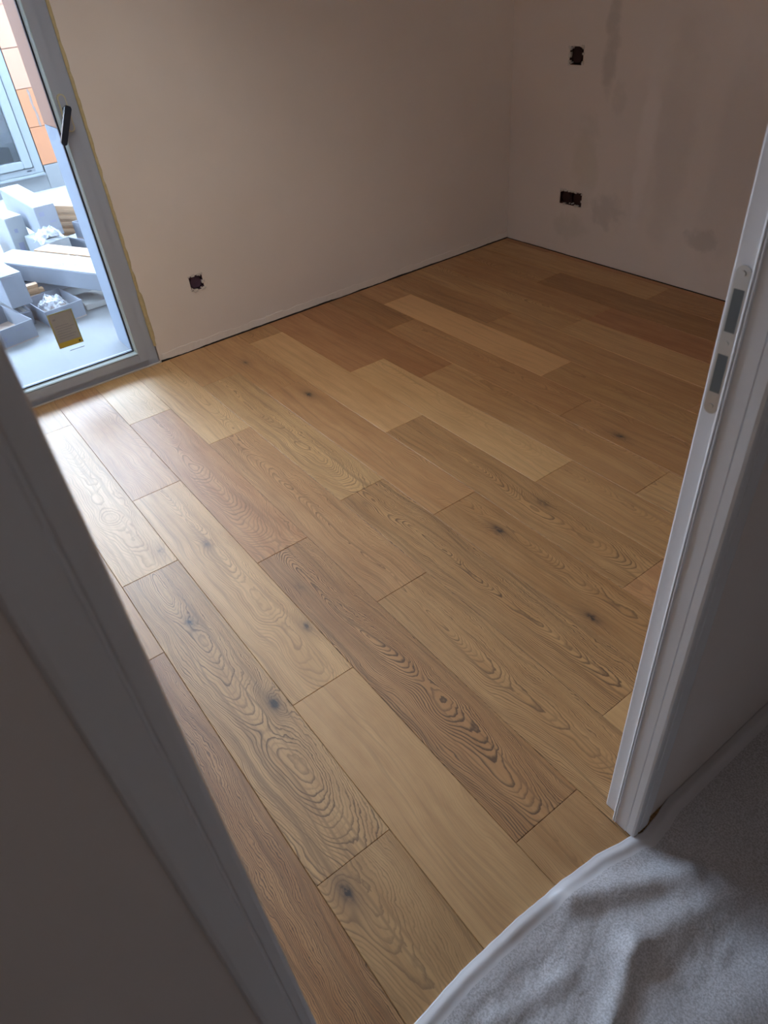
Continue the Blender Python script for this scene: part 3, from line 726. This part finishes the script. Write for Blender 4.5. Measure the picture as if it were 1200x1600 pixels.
# ------------------------------------------------------------------ the pile of cartons
def frame_box(bm, o, ux, uy, uz, L, W, Hh, mi=0):
    """box from corner o along unit axes"""
    c = [o + ux * (L * a) + uy * (W * b) + uz * (Hh * d) for d in (0, 1) for b in (0, 1) for a in (0, 1)]
    v = [bm.verts.new(p) for p in c]
    for f in ((0, 1, 3, 2), (4, 5, 7, 6), (0, 1, 5, 4), (2, 3, 7, 6), (0, 2, 6, 4), (1, 3, 7, 5)): bm.faces.new([v[k] for k in f])
def axes(yaw, pitch=0.0, rollv=0.0):
    m = Matrix.Rotation(yaw, 3, 'Z') @ Matrix.Rotation(pitch, 3, 'Y') @ Matrix.Rotation(rollv, 3, 'X')
    return m @ Vector((1, 0, 0)), m @ Vector((0, 1, 0)), m @ Vector((0, 0, 1))
def carton(name, label, o, yaw, L, W, Hh, pitch=0.0, rollv=0.0, open_top=False, mat=None, side=None, marks=None, film=None, cat='box', group='cartons heaped on the terrace'):
    """carton with board walls; side = material of the end faces; marks on the near (+x) end"""
    o = Vector(o); ux, uy, uz = axes(yaw, pitch, rollv); mat = mat or CART
    r = root(name, o); tag(r, label, cat, group)
    t = 0.005
    if open_top:
        bm = bmesh.new()
        frame_box(bm, o, ux, uy, uz, L, W, t)
        link('base', bm, CARTIN, r)
        for (oo, l_, w_) in ((o + uz * t, L, t), (o + uy * (W - t) + uz * t, L, t)):
            bm = bmesh.new(); frame_box(bm, oo, ux, uy, uz, l_, w_, Hh - t); link('side_panel', bm, side or mat, r)
        for (oo, l_, w_) in ((o + uy * t + uz * t, t, W - 2 * t), (o + ux * (L - t) + uy * t + uz * t, t, W - 2 * t)):
            bm = bmesh.new(); frame_box(bm, oo, ux, uy, uz, l_, w_, Hh - t); link('end_panel', bm, side or mat, r)
    else:
        bm = bmesh.new(); frame_box(bm, o, ux, uy, uz, L, W, Hh); bmesh.ops.bevel(bm, geom=list(bm.edges), offset=0.003, segments=1, affect='EDGES')
        link('body', bm, side or mat, r)
        bm = bmesh.new(); frame_box(bm, o + uz * (Hh + 0.0005) + ux * 0.002 + uy * 0.002, ux, uy, uz, L - 0.004, W - 0.004, 0.004); link('lid', bm, mat, r)
        bm = bmesh.new(); frame_box(bm, o + uz * (Hh + 0.005) + uy * (W / 2 - 0.012) + ux * 0.002, ux, uy, uz, L - 0.004, 0.024, 0.0006); link('tape', bm, STYRO, r)
    if marks:
        for (a, b_, w_, h_) in marks:
            bm = bmesh.new(); frame_box(bm, o + ux * (L + 0.0006) + uy * (a * W) + uz * (b_ * Hh), ux, uy, uz, 0.0006, w_ * W, h_ * Hh); link('print', bm, INK, r)
    return r
def film_sheet(name, label, c, sx_, sy_, hz, seed, yaw=0.0):
    bm = bmesh.new(); n = 22; g = []
    for j in range(n + 1):
        row = []
        for i in range(n + 1):
            a, b_ = i / n * 2 - 1, j / n * 2 - 1
            p = Vector((a * sx_, b_ * sy_, 0)); p.rotate(Matrix.Rotation(yaw, 3, 'Z'))
            hh = hz * max(0, 1 - (a * a + b_ * b_) * 0.55) + 0.35 * hz * noise.noise(Vector((a * 3 + seed, b_ * 3, seed))) + 0.2 * hz * abs(noise.noise(Vector((a * 8, b_ * 8 + seed, 2))))
            row.append(bm.verts.new(Vector(c) + p + Vector((0, 0, max(0.004, hh)))))
        g.append(row)
    for j in range(n):
        for i in range(n): bm.faces.new((g[j][i], g[j][i + 1], g[j + 1][i + 1], g[j + 1][i]))
    return tag(link(name, bm, PFILM, smooth=True), label, 'plastic film')
E2 = [(0.15, 0.70, 0.25, 0.14), (0.55, 0.45, 0.3, 0.06), (0.2, 0.25, 0.5, 0.05)]
# long white carton on the top of the heap
carton('carton', 'long white carton lying on top of the heap outside, printed grey end', (-6.42, 0.955, 0.17), math.radians(2.0), 0.88, 0.145, 0.205, pitch=0.0, side=CARTG, marks=E2)
carton('carton', 'upright white carton left below the topmost carton of the heap', (-6.10, 0.765, ZT), math.radians(10), 0.30, 0.13, 0.34, marks=[(0.3, 0.7, 0.2, 0.08), (0.25, 0.3, 0.3, 0.2)])
carton('carton', 'film-wrapped white carton leaning below the topmost carton', (-5.78, 0.90, ZT), math.radians(14), 0.36, 0.15, 0.21, marks=[(0.3, 0.75, 0.15, 0.1), (0.55, 0.68, 0.15, 0.1)])
carton('carton', 'plain grey carton low at the right of the heap beside the reveal', (-5.72, 1.17, ZT), math.radians(14), 0.34, 0.22, 0.15, mat=CARTG, side=CARTG)
carton('carton', 'grey open carton with raised flap right behind the heap', (-5.62, 1.22, 0.106), math.radians(20), 0.20, 0.14, 0.11, open_top=True, side=CARTG)
carton('carton', 'long flat white carton lying across the middle of the heap', (-5.30, 0.545, 0.085), math.radians(27), 1.15, 0.22, 0.105, side=CARTG)
carton('carton', 'white carton with a grey square end at the left edge of the heap', (-5.35, 0.395, 0.075), math.radians(8), 0.76, 0.125, 0.185, side=CARTG)
carton('carton', 'open white tray carton full of film behind the glass sticker', (-4.80, 0.60, ZT), math.radians(7), 0.34, 0.235, 0.10, open_top=True, side=CARTG)
carton('carton', 'open carton with small prints on its front, nearest to the glass door', (-4.74, 0.245, ZT), math.radians(12), 0.40, 0.23, 0.108, open_top=True, side=CARTG, marks=[(0.16, 0.42, 0.07, 0.16), (0.14, 0.2, 0.2, 0.05), (0.5, 0.7, 0.25, 0.04)])
carton('carton', 'small dark grey carton wedged between the two open cartons', (-4.72, 0.515, ZT), math.radians(5), 0.12, 0.07, 0.085, mat=CARTG, side=CARTG)
carton('carton', 'buried grey carton supporting the heap beneath the flat carton', (-5.62, 0.52, ZT), math.radians(15), 0.62, 0.33, 0.12, mat=CARTG, side=CARTG)
def plank_pack(label, o, yaw, L, W, n, th=0.015):
    o = Vector(o); r = root('plank_offcuts', o); tag(r, label, 'planks', 'oak offcuts among the cartons')
    ux, uy, uz = axes(yaw)
    for k in range(n):
        bm = bmesh.new(); frame_box(bm, o + uz * (k * (th + 0.001)) + ux * (0.02 * math.sin(k * 2.2)) + uy * (0.008 * math.cos(k * 3)), ux, uy, uz, L, W, th)
        link('plank', bm, BPLANK, r)
plank_pack('raw oak planks stacked behind the long flat carton of the heap', (-5.32, 0.87, 0.078), math.radians(27), 0.95, 0.12, 6)
plank_pack('raw oak planks at the far right of the heap against the reveal', (-6.30, 1.20, ZT), math.radians(33), 0.62, 0.18, 11, 0.0235)
plank_pack('raw oak planks sticking out left of the upright carton', (-6.02, 0.29, ZT), math.radians(65), 0.40, 0.16, 13)
plank_pack('short raw oak offcuts standing behind the film filled tray carton', (-4.90, 0.73, ZT), math.radians(-90), 0.12, 0.05, 8, 0.018)
tag(link('foam_offcut', B((-4.80, 0.90, ZT), (-4.56, 1.20, ZT + 0.035), 0.004), STYRO), 'white foam board offcut on the terrace at the right of the heap', 'board')
film_sheet('packing_film', 'crumpled clear packing film bulging out of the tray carton behind the sticker', (-4.645, 0.735, -0.035), 0.125, 0.085, 0.10, 1.0, 0.12)
film_sheet('packing_film', 'clear packing film draped over the upright cartons of the heap', (-5.47, 1.00, 0.17), 0.06, 0.09, 0.08, 5.0, 0.2)
film_sheet('packing_film', 'thin clear packing film lying over the leftmost carton of the heap', (-4.74, 0.52, 0.268), 0.12, 0.06, 0.05, 9.0, 0.2)
film_sheet('packing_film', 'loose clear packing film lying on the long flat carton of the heap', (-4.75, 0.93, 0.196), 0.10, 0.07, 0.04, 13.0, 0.5)
# added carton, stands in for a reflection in the opposite door glass
carton('carton', 'added pale carton behind the opposite glass door, standing in for a reflection', (-9.1, 1.22, 0.10), math.radians(30), 0.30, 0.25, 0.16, group=None)
